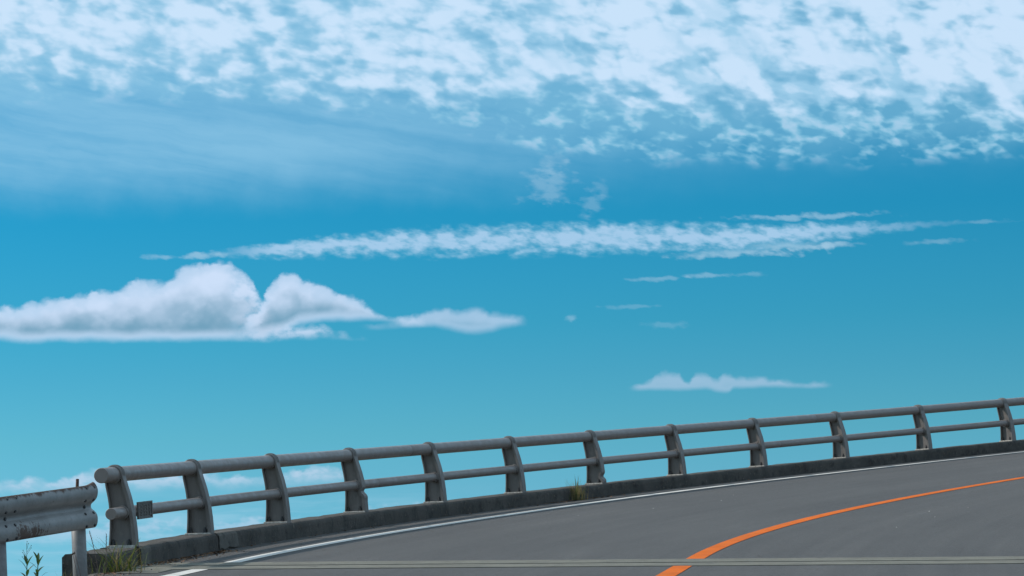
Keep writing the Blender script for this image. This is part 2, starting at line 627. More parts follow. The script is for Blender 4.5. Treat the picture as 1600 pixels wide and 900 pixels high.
def mat_beam():
    """galvanised guard rail: dull zinc, rust along the top lip, in patches and runs"""
    m, g, b = new_mat('weathered_galvanised_steel')
    o = objco(g, 'UV')            # u along the beam, v round the section, metres
    q = g.sep(o)
    P = wpos(g)
    n1 = g.noise(P, 6.0, 5, .6)
    n2 = g.noise(P, 34.0, 5, .65)
    n3 = g.noise(g.vec(q[0] * 9.0, q[1] * 2.0, 0), 1.0, 5, .65)
    c = g.mix(g.sm(n1, .3, .7), (.160, .153, .147, 1), (.215, .206, .198, 1))
    c = g.mix(g.sm(n2, .54, .72) * .5, c, (.075, .072, .070, 1))
    lip = g.sm(q[1] + (n3 - .5) * .14, .050, .020)
    blot = g.sm(n3 * .55 + n2 * .45, .60, .66) * g.sm(n1, .50, .58)
    pa = q[0] - 1.36
    pb = q[1] - .40
    scar = g.sm(g.m('SQRT', pa * pa + pb * pb * 6.0) + (n2 - .5) * .9 + (n3 - .5) * .9, .27, .14)
    r = lip.max(blot).max(scar * .85)
    rc = g.mix(n2, (.035, .020, .016, 1), (.12, .058, .034, 1))
    g.put(b.inputs['Base Color'], g.mix(r, c, rc))
    b.inputs['Metallic'].default_value = 0.0
    g.put(b.inputs['Roughness'], g.sm(r, 0, 1, .48, .9))
    bump(g, b, n2 * .5 + r * .5, .2, .004)
    return m


M_ASPH = mat_asphalt()
M_KERB = mat_concrete('stained_kerb_concrete', (.085, .074, .064, 1), (.050, .046, .042, 1), stain=(.022, .020, .018, 1), brown=(.115, .082, .058, 1))
M_SPALL = mat_concrete('pale_repair_mortar', (.115, .105, .092, 1), (.085, .077, .068, 1), stain=(.05, .046, .041, 1))
M_CONC = mat_concrete('deck_concrete', (.30, .29, .27, 1), (.24, .23, .21, 1), stain=(.15, .145, .13, 1))
M_HEAD = mat_concrete('joint_header_concrete', (.165, .155, .125, 1), (.135, .127, .104, 1), stain=(.095, .09, .078, 1), brown=(.14, .126, .095, 1))
M_POST = mat_paint('grey_brown_post_paint', (.160, .141, .129, 1), .5, .45)
M_RAIL = mat_paint('grey_brown_rail_paint', (.195, .163, .148, 1), .42, 0.0, 0.0, .18)
M_WHITE = mat_line('white_line_paint', (.60, .56, .51, 1), .75)
M_ORANGE = mat_line('orange_line_paint', (.60, .120, .006, 1), .5)
M_RUBBER = mat_plain('black_rubber_seal', (.022, .022, .024, 1), .8)
M_PLATE = mat_plain('pale_grout', (.42, .39, .34, 1), .85, .35, 40)
M_BOLT = mat_plain('dark_bolt', (.030, .029, .030, 1), .6, .4, 80)
M_RUST = mat_plain('rusted_steel', (.075, .036, .024, 1), .9, .5, 60)
M_BEAM = mat_beam()
M_GPOST = mat_plain('galvanised_post', (.165, .160, .158, 1), .5, .14, 22)
M_NAME = mat_plain('bronze_plate', (.125, .112, .100, 1), .5, .25, 60, .3)
M_LEAF = mat_plain('green_blade', (.072, .092, .026, 1), .55, .5, 25, 0, .35)
M_DRY = mat_plain('straw_blade', (.22, .165, .075, 1), .75, .4, 25, 0, .25)
M_SEED = mat_plain('seed_head', (.10, .07, .055, 1), .85, .35, 60)
M_LEAF2 = mat_plain('dark_green_leaf', (.045, .085, .022, 1), .5, .4, 25, 0, .3)
M_LITTER = mat_plain('fallen_leaf', (.16, .080, .036, 1), .85, .6, 14)


def mat_ground():
    m, g, b = new_mat('hill_ground')
    P = wpos(g)
    n1 = g.noise(P, .9, 6, .65)
    n2 = g.noise(P, 9.0, 6, .65)
    n3 = g.noise(P, .004, 6, .6)
    c = g.mix(g.sm(n1, .38, .62), (.085, .062, .040, 1), (.060, .075, .028, 1))
    c = g.mix(g.sm(n2, .45, .65) * .7, c, (.12, .095, .065, 1))
    far = g.mix(g.sm(n3, .4, .6), (.045, .065, .028, 1), (.075, .085, .045, 1))
    z = g.sep(P)[2]
    g.put(b.inputs['Base Color'], g.mix(g.sm(z, -3.0, -25.0), c, far))
    b.inputs['Roughness'].default_value = .95
    bump(g, b, n2, .8, .05)
    return m


M_GROUND = mat_ground()
S_END = 58.0

# ------------------------------------------------------------------ ground: one sheet to the horizon, an embankment under the approach road
def axis(lo, hi, d, far):
    a = frange(lo, hi, d)
    st, x = d, hi
    right = []
    while x < far:
        st *= 1.28
        x += st
        right.append(x)
    st, x = d, lo
    left = []
    while x > -far:
        st *= 1.28
        x -= st
        left.append(x)
    return list(reversed(left)) + a + right


def road_st(x, y):
    dx, dy = x - X0, y - Y0
    c, s_ = math.cos(TH0), math.sin(TH0)
    return dx * s_ + dy * c, dx * c - dy * s_


def ground_z(x, y):
    s, t = road_st(x, y)
    sc_ = max(min(s, -.35), -140.0)
    tc = min(max(t, -1.0), 11.2)
    base = zr(sc_, max(tc, .0)) - .05
    if t < .17:
        base -= min(.16, max(0, .1 - t) * .16)
    out = max(-1.0 - t, t - 11.2, 0.0)
    sd = max(s + .35, 0.0)
    back = max(-140 - s, 0)
    dd = math.sqrt(out * out + sd * sd + back * back)
    p = Vector((x, y, 0))
    h = base - .75 * dd + mnoise.noise(p * .9) * .03 * (t < 0 or t > 11)
    h += mnoise.noise(p * .13) * min(1.5, dd * .12)
    floor = -75 + mnoise.noise(p * .004) * 22 + mnoise.noise(p * .02) * 4
    if dd > 3:
        h = max(h, floor) if h < floor + 12 else h
    if h < floor:
        h = floor
    return min(h, base)


xs = axis(-9.0, 9.0, .35, 45000.0)
ys = axis(17.0, 30.0, .35, 45000.0)
gv = [(x, y, ground_z(x, y)) for y in ys for x in xs]
nx = len(xs)
gf = [(j * nx + i, j * nx + i + 1, (j + 1) * nx + i + 1, (j + 1) * nx + i) for j in range(len(ys) - 1) for i in range(nx - 1)]
tag(mesh_obj('ground', gv, gf, M_GROUND, smooth=True), kind='structure')

# ------------------------------------------------------------------ road, deck, piers, kerbs, joint
J0, J1 = -.80, .33          # expansion joint between these stations
tcols = [.10, .30, .6, .9, 1.2, 2.0, 3.0, 4.0, 5.07, 6.0, 7.0, 8.0, 9.0, 10.2]
prof_road = [(.10, -.30)] + [(t, 0.0) for t in tcols] + [(10.2, -.30)]
approach = sweep('approach_road', prof_road, frange(-60, J0, 1.0), M_ASPH, zf=zr)
tag(approach, kind='structure')
road = sweep('bridge_road', [(t, 0.0) for t in tcols], frange(J1, S_END, .5), M_ASPH, zf=zr)
tag(road, kind='structure')
dprof = [(-.205, -.012), (-.205, -.55), (.9, -.60), (1.0, -1.5), (3.0, -1.5), (3.1, -.62), (7.2, -.62), (7.3, -1.5), (9.3, -1.5), (9.4, -.60),
         (10.7, -.5), (10.7, -.012)]
tag(sweep('bridge_deck', dprof, frange(-.12, S_END, .5), M_CONC, closed=True, zf=zr), kind='structure')
for sp in (14.0, 34.0, 54.0):
    bm = bmesh.new()
    c = pt(sp, 5.1, 0)
    th = plan(sp)[2]
    top = zr(sp, 5.1) - 1.48
    Mz = Matrix.Translation((c.x, c.y, 0)) @ Matrix.Rotation(-th, 4, 'Z')
    box(bm, -4.6, 4.6, -.8, .8, top - 1.2, top, .05)
    box(bm, -1.8, 1.8, -.7, .7, -85, top - 1.19, .05)
    for v in bm.verts:
        v.co = Mz @ v.co
    tag(bm_obj('bridge_pier', bm, M_CONC), kind='structure')
bm = bmesh.new()
box(bm, -.3, 10.6, -1.2, -.16, -6, -.60)
th = plan(0)[2]
for v in bm.verts:
    v.co = frame(-.0) @ Vector((v.co.x, v.co.y, v.co.z))
tag(bm_obj('bridge_abutment', bm, M_CONC), kind='structure')

# painted lines lie on the road
def strip(name, t0, t1, s0, s1, mat, parent, step=.25, drift=0.0):
    """drift: how far the line closes up to the kerb between stations 9 and 19"""
    V, F = [], []
    ss = frange(s0, s1, step)
    for s in ss:
        f = min(1, max(0, (s - 9) / 10))
        k = drift * f * f * (3 - 2 * f)
        wob = mnoise.noise(Vector((s * .8, t0, 0))) * .004
        for t, dz in ((t0, .004), ((t0 + t1) / 2, .005), (t1, .004)):
            V.append(pt(s, t - k + wob, zr(s, t - k) + dz))
    for j in range(len(ss) - 1):
        for i in range(2):
            a = j * 3 + i
            F.append((a, a + 3, a + 4, a + 1))
    return mesh_obj(name, V, F, mat, parent)


strip('white_edge_line', .820, .975, J1 + .004, S_END, M_WHITE, road, drift=.20)
strip('orange_centre_line', 4.99, 5.15, J1 + .004, S_END, M_ORANGE, road)
strip('white_edge_line', .825, .975, -60, J0 - .004, M_WHITE, approach, 1.0)
strip('orange_centre_line', 4.99, 5.15, -60, J0 - .004, M_ORANGE, approach, 1.0)

# expansion joint: two header strips with a recessed seal between them
joint = empty('expansion_joint', pt(-.25, .3, zr(-.25, .3)))
tag(joint, kind='structure')
jt = frange(.175, 10.15, .25)


def across(name, s0, s1, dz, mat, wob=.0, depth=.2):
    V, F = [], []
    for i, t in enumerate(jt):
        w0 = mnoise.noise(Vector((t * 1.7, s0 * 9, 0))) * wob
        w1 = mnoise.noise(Vector((t * 1.7, s1 * 9, 5))) * wob
        a, b_ = s0 + w0, s1 + w1
        V += [pt(a, t, zr(a, t) + dz), pt(b_, t, zr(b_, t) + dz), pt(a, t, zr(a, t) + dz - depth), pt(b_, t, zr(b_, t) + dz - depth)]
    for i in range(len(jt) - 1):
        k = i * 4
        F += [(k, k + 1, k + 5, k + 4), (k, k + 4, k + 6, k + 2), (k + 1, k + 3, k + 7, k + 5)]
    return world_child(mesh_obj(name, V, F, mat), joint)


across('header_strip', J0 + .002, -.30, .006, M_HEAD, .012)
across('header_strip', -.20, J1 - .002, .006, M_HEAD, .012)
across('joint_seal', -.32, -.18, -.030, M_RUBBER)

# kerb of the bridge and of the wing wall, split at the joint
def kerb_prof(face_t, back_t):
    return [(back_t, -.60), (back_t, -.012), (back_t + .015, 0.0), (face_t - .05, .004), (face_t - .022, -.004), (face_t - .006, -.022), (face_t, -.05), (face_t + .012, -.40)]


kz = lambda s, t: zk(s)
kerb = sweep('bridge_kerb', kerb_prof(.165, -.21), frange(-.06, S_END, .16), M_KERB, closed=True, zf=kz, jit=.006)
tag(kerb, kind='structure')
wing = sweep('wing_wall_kerb', [(-.22, -1.6), (-.22, -.03), (-.19, -.005), (.11, -.004), (.145, -.012), (.163, -.035), (.168, -.06), (.18, -1.6)],
             frange(-1.17, -.155, .12), M_KERB, closed=True, zf=kz, jit=.009)
tag(wing, kind='structure')
rk = sweep('far_side_kerb', [(10.62, -.6), (10.62, KERB_H), (10.17, KERB_H), (10.155, KERB_H - .02), (10.14, -.4)], frange(J1, S_END, .5), M_KERB, closed=True, zf=zr)
tag(rk, kind='structure')


def patch(name, s0, s1, parent, seed, drop=.24, top=.13):
    """thin skin of pale mortar that lies on the kerb's edge"""
    rnd = random.Random(seed)
    pr = [(.165 - top, .0075), (.165 - .045, .0075), (.165 - .018, .001), (.165 + .003, -.022), (.165 + .008, -.055), (.165 + .012, -.055 - (drop - .055) * .5), (.165 + .017, -drop)]
    ss = frange(s0, s1, .05)
    V, F = [], []
    n = len(pr)
    for s in ss:
        for i, (t, dz) in enumerate(pr):
            e = mnoise.noise(Vector((s * 9, i * .7, seed))) * .03
            p = pt(s + e, t, zk(s) + dz + (e * .8 if i == n - 1 else 0))
            p += mnoise.noise_vector(pt(s, t, zk(s) + dz) * 3.1) * .006
            V.append(p)
    for j in range(len(ss) - 1):
        for i in range(n - 1):
            a = j * n + i
            F.append((a, a + n, a + n + 1, a + 1))
    return mesh_obj(name, V, F, M_SPALL, parent)


patch('mortar_patch', -.055, .28, kerb, 3)
patch('mortar_patch', 2.55, 3.15, kerb, 8, .15)

# concrete gutter apron in front of the wing wall
tag(sweep('gutter_apron', [(.30, .010), (.45, .008), (.66, .006), (.66, -.1), (.30, -.1)], frange(-1.35, J0 - .01, .1), M_HEAD, closed=True, zf=zr, jit=.004), kind='structure')

# ------------------------------------------------------------------ the railing
RAIL_ROOT = pt(0, 0, zk(0))
railing = empty('bridge_railing', RAIL_ROOT)
tag(railing, 'grey steel bridge railing with two round rails on curved posts along the kerb', 'railing')

TOP_T, TOP_V, TOP_R = -.065, .648, .068
LOW_T, LOW_V, LOW_R = .012, .308, .052


def lerp_pts(pts, v):
    for (v0, a), (v1, b_) in zip(pts, pts[1:]):
        if v <= v1:
            f = (v - v0) / (v1 - v0)
            f2 = f
            return a + (b_ - a) * f2
    return pts[-1][1]


FRONT = [(0, .127), (.08, .124), (.16, .119), (.23, .112), (.30, .1035), (.37, .090), (.446, .0735), (.51, .055), (.576, .035), (.62, .023), (TOP_V, .018)]
BACK = [(TOP_V, -.148), (.60, -.147), (.55, -.142), (.497, -.1325), (.44, -.122), (.386, -.115), (.31, -.110), (.245, -.109), (.17, -.111), (.10, -.116), (0, -.126)]


def post_mesh(name, dent=None):
    """cast post: an I section that leans outwards, its flange wrapping round the top rail"""
    rc = .083
    vs = [i * .02 for i in range(0, 32)] + [TOP_V]
    path = []                                    # (t, v, half width of the flange)
    for v in vs:
        t = lerp_pts(FRONT, v)
        w = .054
        if dent:
            v0, dep = dent
            t -= dep * math.exp(-((v - v0) / .030) ** 2)
            t += dep * .22 * math.exp(-((v - v0 + .06) / .035) ** 2)
        path.append((t, v, w))
    for i in range(1, 16):
        a = math.pi * i / 16
        path.append((TOP_T + rc * math.cos(a), TOP_V + rc * math.sin(a), .054))
    for v, t in BACK:
        path.append((t, v, .054))
    V, F = [], []
    n = len(path)
    for i, (t, v, w) in enumerate(path):
        a, b_ = path[max(0, i - 1)], path[min(n - 1, i + 1)]
        dx, dz = b_[0] - a[0], b_[1] - a[1]
        L = math.hypot(dx, dz)
        nxn, nzn = dz / L, -dx / L                # outward normal of the loop
        th_ = .034 if i < len(vs) - 6 else max(.016, .034 - .004 * (i - len(vs) + 6))
        ti, vi = t - nxn * th_, v - nzn * th_
        e = .004
        V += [(t - nxn * e, -w, v - nzn * e), (t, -w + e, v), (t, w - e, v), (t - nxn * e, w, v - nzn * e), (ti, w, vi), (ti, -w, vi)]
    for i in range(n - 1):
        for k in range(6):
            a = i * 6 + k
            b_ = i * 6 + (k + 1) % 6
            F.append((a, b_, b_ + 6, a + 6))
    F.append((5, 4, 3, 2, 1, 0))
    F.append(tuple((n - 1) * 6 + k for k in range(6)))
    # web
    hw = .014
    o = len(V)
    st = [i * .03 for i in range(0, 22)]
    for v in st:
        tf = lerp_pts(FRONT, v) - .012
        if dent:
            tf -= dent[1] * math.exp(-((v - dent[0]) / .030) ** 2)
        tb = lerp_pts([(a, b_) for a, b_ in reversed(BACK)], v) + .012
        V += [(tf, -hw, v), (tf, hw, v), (tb, -hw, v), (tb, hw, v)]
    for i in range(len(st) - 1):
        a = o + i * 4
        F += [(a, a + 4, a + 6, a + 2), (a + 1, a + 3, a + 7, a + 5)]
    # disc of web behind the top rail
    o = len(V)
    for sgn in (-1, 1):
        for i in range(20):
            a = 2 * math.pi * i / 20
            V.append((TOP_T + .080 * math.cos(a), sgn * hw, TOP_V + .080 * math.sin(a)))
    F.append(tuple(range(o, o + 20)))
    F.append(tuple(reversed(range(o + 20, o + 40))))
    me = bpy.data.meshes.new(name)
    me.from_pydata(V, [], F)
    me.materials.append(M_POST)
    bm = bmesh.new()
    bm.from_mesh(me)
    bmesh.ops.recalc_face_normals(bm, faces=bm.faces)
    bm.to_mesh(me)
    bm.free()
    return me


def collar_mesh(t, v, r, half):
    bm = bmesh.new()
    for s_ in (-1, 1):
        cyl(bm, (t, s_ * .013, v), (t, s_ * half, v), r + .012, r + .009, 24)
        cyl(bm, (t, s_ * .013, v), (t, s_ * .026, v), r + .020, r + .020, 24)
    me = bpy.data.meshes.new('rail_collar')
    bm.to_mesh(me)
    bm.free()
    me.materials.append(M_POST)
    return me


def bolt_mesh():
    bm = bmesh.new()
    cyl(bm, (0, 0, 0), (0, 0, .010), .021, .021, 12)
    cyl(bm, (0, 0, .009), (0, 0, .034), .017, .016, 6)
    cyl(bm, (0, 0, .035), (0, 0, .055), .011, .009, 8)
    me = bpy.data.meshes.new('anchor_bolt')
    bm.to_mesh(me)
    bm.free()
    me.materials.append(M_BOLT)
    return me


def plate_mesh():
    bm = bmesh.new()
    box(bm, -.140, .120, -.064, .064, -.012, .017, .004)
    me = bpy.data.meshes.new('base_plate')
    bm.to_mesh(me)
    bm.free()
    me.materials.append(M_PLATE)
    return me


ME_POST = post_mesh('post')
ME_DENT1 = post_mesh('dented_post', (.235, .030))
ME_DENT2 = post_mesh('dented_post', (.105, .032))
ME_C1 = collar_mesh(TOP_T, TOP_V, TOP_R, .062)
ME_C2 = collar_mesh(LOW_T, LOW_V, LOW_R, .085)
ME_BOLT = bolt_mesh()
ME_PLATE = plate_mesh()


def link(name, me, parent, loc=(0, 0, 0)):
    o = bpy.data.objects.new(name, me)
    C.objects.link(o)
    o.parent = parent
    o.location = loc
    return o


N_POSTS = 23
for i in range(N_POSTS):
    s = 2.5 * i
    me = ME_DENT1 if i == 3 else ME_DENT2 if i == 6 else ME_POST
    p = bpy.data.objects.new('post', me)
    C.objects.link(p)
    p.parent = railing
    rnd = random.Random(i)
    p.matrix_basis = Matrix.Translation(-RAIL_ROOT) @ frame(s) @ Matrix.Rotation(rnd.uniform(-.006, .006), 4, 'Y')
    if me is not ME_POST:
        p['label'] = 'grey post with its roadside flange dented above the foot'
    link('base_plate', ME_PLATE, p)
    link('rail_collar', ME_C1, p)
    link('rail_collar', ME_C2, p)
    for (bt, by) in ((.060, -.036), (-.085, -.036), (.060, .036), (-.085, .036)):
        link('anchor_bolt', ME_BOLT, p, (bt, by, .016))


def pipe(name, t, v, r, s0, s1, n=28, cap0=True, cap1=True):
    ss = frange(s0, s1, .25)
    V, F = [], []
    for s in ss:
        m = frame(s)
        for k in range(n):
            a = 2 * math.pi * k / n
            V.append(m @ Vector((t + r * math.cos(a), 0, v + r * math.sin(a))))
    for j in range(len(ss) - 1):
        for k in range(n):
            a, b_ = j * n + k, j * n + (k + 1) % n
            F.append((a, a + n, b_ + n, b_))
    o = mesh_obj(name, V, F, M_RAIL, smooth=True)
    bm = bmesh.new()
    bm.from_mesh(o.data)
    bm.verts.ensure_lookup_table()
    for on, base, sg in ((cap0, 0, -1), (cap1, (len(ss) - 1) * n, 1)):
        if on:                                      # a slightly rounded closed end
            m = frame(ss[0] if sg < 0 else ss[-1])
            ring = [bm.verts.new(m @ Vector((t + r * .93 * math.cos(2 * math.pi * k / n), sg * .006, v + r * .93 * math.sin(2 * math.pi * k / n)))) for k in range(n)]
            for k in range(n):
                a, b_ = bm.verts[base + k] if False else None, None
            bm.verts.ensure_lookup_table()
            for k in range(n):
                bm.faces.new((bm.verts[base + k], bm.verts[base + (k + 1) % n], ring[(k + 1) % n], ring[k]))
            bm.faces.new(ring)
    bmesh.ops.recalc_face_normals(bm, faces=bm.faces)
    bm.to_mesh(o.data)
    bm.free()
    for p in o.data.polygons:
        p.use_smooth = len(p.vertices) == 4
    return world_child(o, railing)


cuts = [-.42, 9.35, 21.85, 34.35, 46.85, 55.4]
for a, b_ in zip(cuts, cuts[1:]):
    pipe('top_rail', TOP_T, TOP_V, TOP_R, a + (.004 if a > 0 else 0), b_ - .004)
cuts = [-.42, 8.1, 20.6, 33.1, 45.6, 55.4]
for a, b_ in zip(cuts, cuts[1:]):
    pipe('lower_rail', LOW_T, LOW_V, LOW_R, a + (.004 if a > 0 else 0), b_ - .004)
for (t, v, r, ss) in ((TOP_T, TOP_V, TOP_R, (9.35, 21.85, 34.35, 46.85)), (LOW_T, LOW_V, LOW_R, (8.1, 20.6, 33.1, 45.6))):
    for s in ss:
        pipe('rail_sleeve', t, v, r - .006, s - .05, s + .05, cap0=False, cap1=False)

# name plate strapped to the lower rail between the first two posts
PL = pt(.47, 0, zk(.47))
plate = empty('name_plate', PL)
tag(plate, 'small grey embossed metal plate fixed to the lower rail beside the end post', 'plate')
Mp = Matrix.Translation(-PL) @ frame(.47)


def pl_part(name, boxes, mat, bev=.0):
    bm = bmesh.new()
    for bx in boxes:
        b2 = bmesh.new()
        box(b2, *bx, bev)
        tmp = bpy.data.meshes.new('t')
        b2.to_mesh(tmp)
        b2.free()
        bm.from_mesh(tmp)
        bpy.data.meshes.remove(tmp)
    for v in bm.verts:
        v.co = Mp @ v.co
    return bm_obj(name, bm, mat, plate)


pc = LOW_V + .004
pl_part('panel', [(.064, .074, -.235, .235, pc - .078, pc + .078)], M_NAME, .002)
fr = [(.0745, .082, -.235, .235, pc + .064, pc + .078), (.0745, .082, -.235, .235, pc - .078, pc - .064),
      (.0745, .082, -.235, -.205, pc - .0638, pc + .0638), (.0745, .082, .205, .235, pc - .0638, pc + .0638)]
pl_part('frame', fr, M_NAME)
rnd = random.Random(12)
st = []
for ch in range(4):                       # worn, unreadable characters in relief
    c0 = -.17 + ch * .097
    for k in range(4):
        z = pc - .042 + k * .028 + rnd.uniform(-.004, .004)
        w = rnd.uniform(.05, .08)
        st.append((.0745, .0795, c0, c0 + w, z, z + .008))
    x = c0 + rnd.uniform(.012, .05)
    st.append((.0745, .0803, x, x + .012, pc - .05, pc + .05))
pl_part('raised_lettering', st, M_NAME)
for y0 in (-.15, .11):
    pl_part('bracket', [(.055, .0638, y0, y0 + .04, pc - .03, pc + .03)], M_BOLT)

# ------------------------------------------------------------------ the old guard rail
E1 = Vector((-3.409, 24.942, 2.405))
E2 = Vector((-3.879, 23.248, 2.263))
gd = (E2 - E1).normalized()                      # from its free end towards the camera
gr_right = Vector((-gd.y, gd.x, 0)).normalized() # towards the road
if gr_right.x < 0:
    gr_right = -gr_right
gr_up = Vector((0, 0, 1))
gbase = E1 + gd * .3
guard = empty('guard_rail', Vector((gbase.x, gbase.y, ground_z(gbase.x, gbase.y))))
tag(guard, 'rusty galvanised guard rail beam on round posts, its free end towards the railing', 'guard rail')
WP = [(.030, .175), (.046, .176), (.060, .170), (.075, .156), (.084, .136), (.087, .115), (.085, .094), (.077, .074), (.062, .056), (.040, .040), (.018, .028),
      (.006, .018), (.0, .0)]
WP = [(d * .72, h * .965) for d, h in WP]
WP = WP + [(d, -h) for d, h in reversed(WP[:-1])]


def gp(l, d, h):
    return E1 + gd * l + gr_right * d + gr_up * h


ls = frange(.06, 8.0, .06)
V, F, UV = [], [], []
n = len(WP)
run = [0]
for i in range(1, n):
    run.append(run[-1] + math.hypot(WP[i][0] - WP[i - 1][0], WP[i][1] - WP[i - 1][1]))
rnd = random.Random(4)
for j, l in enumerate(ls):
    for i, (d, h) in enumerate(WP):
        e = 0.0
        if i < 3 and l < .20:                    # torn top corner bent upwards
            e = (.20 - l) * .16 * (3 - i) / 3
        dn = mnoise.noise(Vector((l * 1.4, i * .18, 3))) * .006
        V.append(gp(l, d + dn, h + e))
        UV.append((l, run[i]))
for j in range(len(ls) - 1):
    for i in range(n - 1):
        a = j * n + i
        F.append((a, a + 1, a + n + 1, a + n))
beam = mesh_obj('beam', V, F, M_BEAM, smooth=True, uvs=UV)
md = beam.modifiers.new('thickness', 'SOLIDIFY')
md.thickness = .005
md.offset = 0
world_child(beam, guard)


def gpost(l):
    bm = bmesh.new()
    c = gp(l, -.064, 0)
    b0 = Vector((c.x, c.y, ground_z(c.x, c.y) - .35))
    lean = gd * .03
    top = c + gr_up * .13 - gd * 0.0
    cyl(bm, b0 + gr_right * .03 - gd * .012, top, .0575, .0575, 28)
    cyl(bm, top, top + gr_up * .012, .0575, .035, 28)
    o = bm_obj('post', bm, M_GPOST, smooth=True)
    for p in o.data.polygons:
        p.use_smooth = len(p.vertices) == 4
    return world_child(o, guard)


posts_l = [.18, 1.68, 3.18, 4.68, 6.18]
for l in posts_l:
    gpost(l)


def gbolt(l, d, h, r=.0135, ln=.010, slot=False):
    bm = bmesh.new()
    i = min(range(n), key=lambda k: abs(WP[k][1] - h))
    a, b_ = WP[max(0, i - 1)], WP[min(n - 1, i + 1)]
    tx, tz = b_[0] - a[0], b_[1] - a[1]
    L = math.hypot(tx, tz)
    nr = gr_right * (-tz / L) + gr_up * (tx / L)
    d0 = WP[i][0]
    p = gp(l, d0, h)
    cyl(bm, p - nr * .002, p + nr * ln, r, r * .85, 10)
    if slot:
        cyl(bm, p - nr * .002, p + nr * ln * .5, r * 1.5, r * 1.45, 12)
    return world_child(bm_obj('bolt', bm, M_BOLT), guard)


for l in (.11, .27):
    for h in (.150, .054, -.054, -.150):
        gbolt(l, 0, h)
gbolt(.20, 0, 0.0, .015, .014, True)
for l in (1.60, 1.76):
    for h in (.150, .054, -.054, -.150):
        gbolt(l, 0, h)
gbolt(1.69, 0, 0.0, .015, .014, True)

bm = bmesh.new()
q0 = gp(.30, -.01, .140)
q1 = gp(.285, -.012, .228)
cyl(bm, q0, q1, .0135, .0125, 10)
world_child(bm_obj('rusted_stub', bm, M_RUST), guard)

# ------------------------------------------------------------------ plants
def blade(V, F, base, az, length, width, lean, curl, seg=6):
    """one folded grass blade"""
    p = Vector(base)
    side = Vector((-math.sin(az), math.cos(az), 0))
    a = lean
    o = len(V)
    for i in range(seg + 1):
        f = i / seg
        w = width * (1 - f ** 1.6) * (.6 + .4 * min(1, f * 5)) + .0004
        fold = Vector((0, 0, -w * .25))
        V += [p - side * w / 2, p + fold, p + side * w / 2]
        d = Vector((math.cos(az) * math.sin(a), math.sin(az) * math.sin(a), math.cos(a)))
        p = p + d * length / seg
        a += curl / seg
    for i in range(seg):
        k = o + i * 3
        F += [(k, k + 1, k + 4, k + 3), (k + 1, k + 2, k + 5, k + 4)]
    return p


def tuft(name, base, label, cat, big, small, dry, seed, length, group=None, spread=.06, up=1.0):
    """big blades one by one, the fine rest as one mass"""
    rnd = random.Random(seed)
    root = empty(name, base)
    tag(root, label, cat, group)
    for i in range(big):
        V, F = [], []
        az = rnd.uniform(0, 2 * math.pi)
        blade(V, F, (rnd.gauss(0, spread * .5), rnd.gauss(0, spread * .5), -.02), az, length * rnd.uniform(.7, 1.1), rnd.uniform(.010, .017), rnd.uniform(.15, .6) * up, rnd.uniform(.4, 1.5) * up, 8)
        mesh_obj('blade', V, F, M_LEAF if rnd.random() > .25 else M_DRY, root, True)
    for nm, cnt, mat in (('fine_blades', small, M_LEAF), ('dry_blades', dry, M_DRY)):
        if cnt:
            V, F = [], []
            for i in range(cnt):
                az = rnd.uniform(0, 2 * math.pi)
                blade(V, F, (rnd.gauss(0, spread), rnd.gauss(0, spread), -.02), az, length * rnd.uniform(.3, .9), rnd.uniform(.003, .007), rnd.uniform(.05, .9) * up, rnd.uniform(.2, 1.4) * up, 5)
            tag(mesh_obj(nm, V, F, mat, root, True), kind='stuff')
    return root


def gpt(s, t):
    p = pt(s, t, 0)
    return Vector((p.x, p.y, max(ground_z(p.x, p.y), zr(s, t) - .05) if t > .1 else ground_z(p.x, p.y)))


tuft('grass_tuft', gpt(-1.12, .26), 'big green grass tuft at the end of the wing wall behind the guard rail', 'grass tuft', 34, 70, 60, 5, .46, spread=.10)
tuft('grass_tuft', pt(13.92, .21, zr(13.92, .21)), 'small dry grass tuft growing from the foot of the bridge kerb', 'grass tuft', 7, 90, 90, 9, .36, spread=.06, up=.45)


def seed_grass(base, h, lean_az, lean, seed, label, bud=False):
    rnd = random.Random(seed)
    root = empty('seed_grass', base)
    tag(root, label, 'grass stalk', 'grass stalks by the wing wall')
    pts = []
    p = Vector((0, 0, -.03))
    a = lean * .3
    for i in range(11):
        pts.append(p.copy())
        d = Vector((math.cos(lean_az) * math.sin(a), math.sin(lean_az) * math.sin(a), math.cos(a)))
        p = p + d * (h / 10)
        a += lean / 10
    bm = bmesh.new()
    for a_, b_ in zip(pts, pts[1:]):
        cyl(bm, a_, b_, .0021, .0018, 5)
    bm_obj('stem', bm, M_SEED, root)
    bm = bmesh.new()
    if bud:
        bmesh.ops.create_icosphere(bm, subdivisions=2, radius=.008, matrix=Matrix.Translation(pts[-1]))
        bmesh.ops.create_icosphere(bm, subdivisions=2, radius=.005, matrix=Matrix.Translation(pts[-1] + Vector((0, 0, .008))))
        bm_obj('bud', bm, M_SEED, root)
    else:
        for k in range(30):
            f = 6.6 + 3.4 * k / 30
            i = int(f)
            q = pts[i].lerp(pts[min(10, i + 1)], f - i)
            az = rnd.uniform(0, 6.28)
            cyl(bm, q, q + Vector((math.cos(az) * .006, math.sin(az) * .006, .014)), .0022, .0008, 4)
        bm_obj('seed_head', bm, M_SEED, root)
    return root


stalks = [(-1.75, .20, .34, 3.3, .5, 'seeding grass stalk bending left, nearest the guard rail post'),
          (-1.62, .24, .46, 2.9, .25, 'tall thin seeding stalk rising under the guard rail end'),
          (-1.50, .21, .33, 3.0, .55, 'short seeding stalk leaning left before the end post'),
          (-1.42, .24, .42, 1.4, .10, 'upright seeding stalk closest to the end post')]
for i, (s, t, h, az, ln, lab) in enumerate(stalks):
    seed_grass(gpt(s, t), h, az, ln, 20 + i, lab)


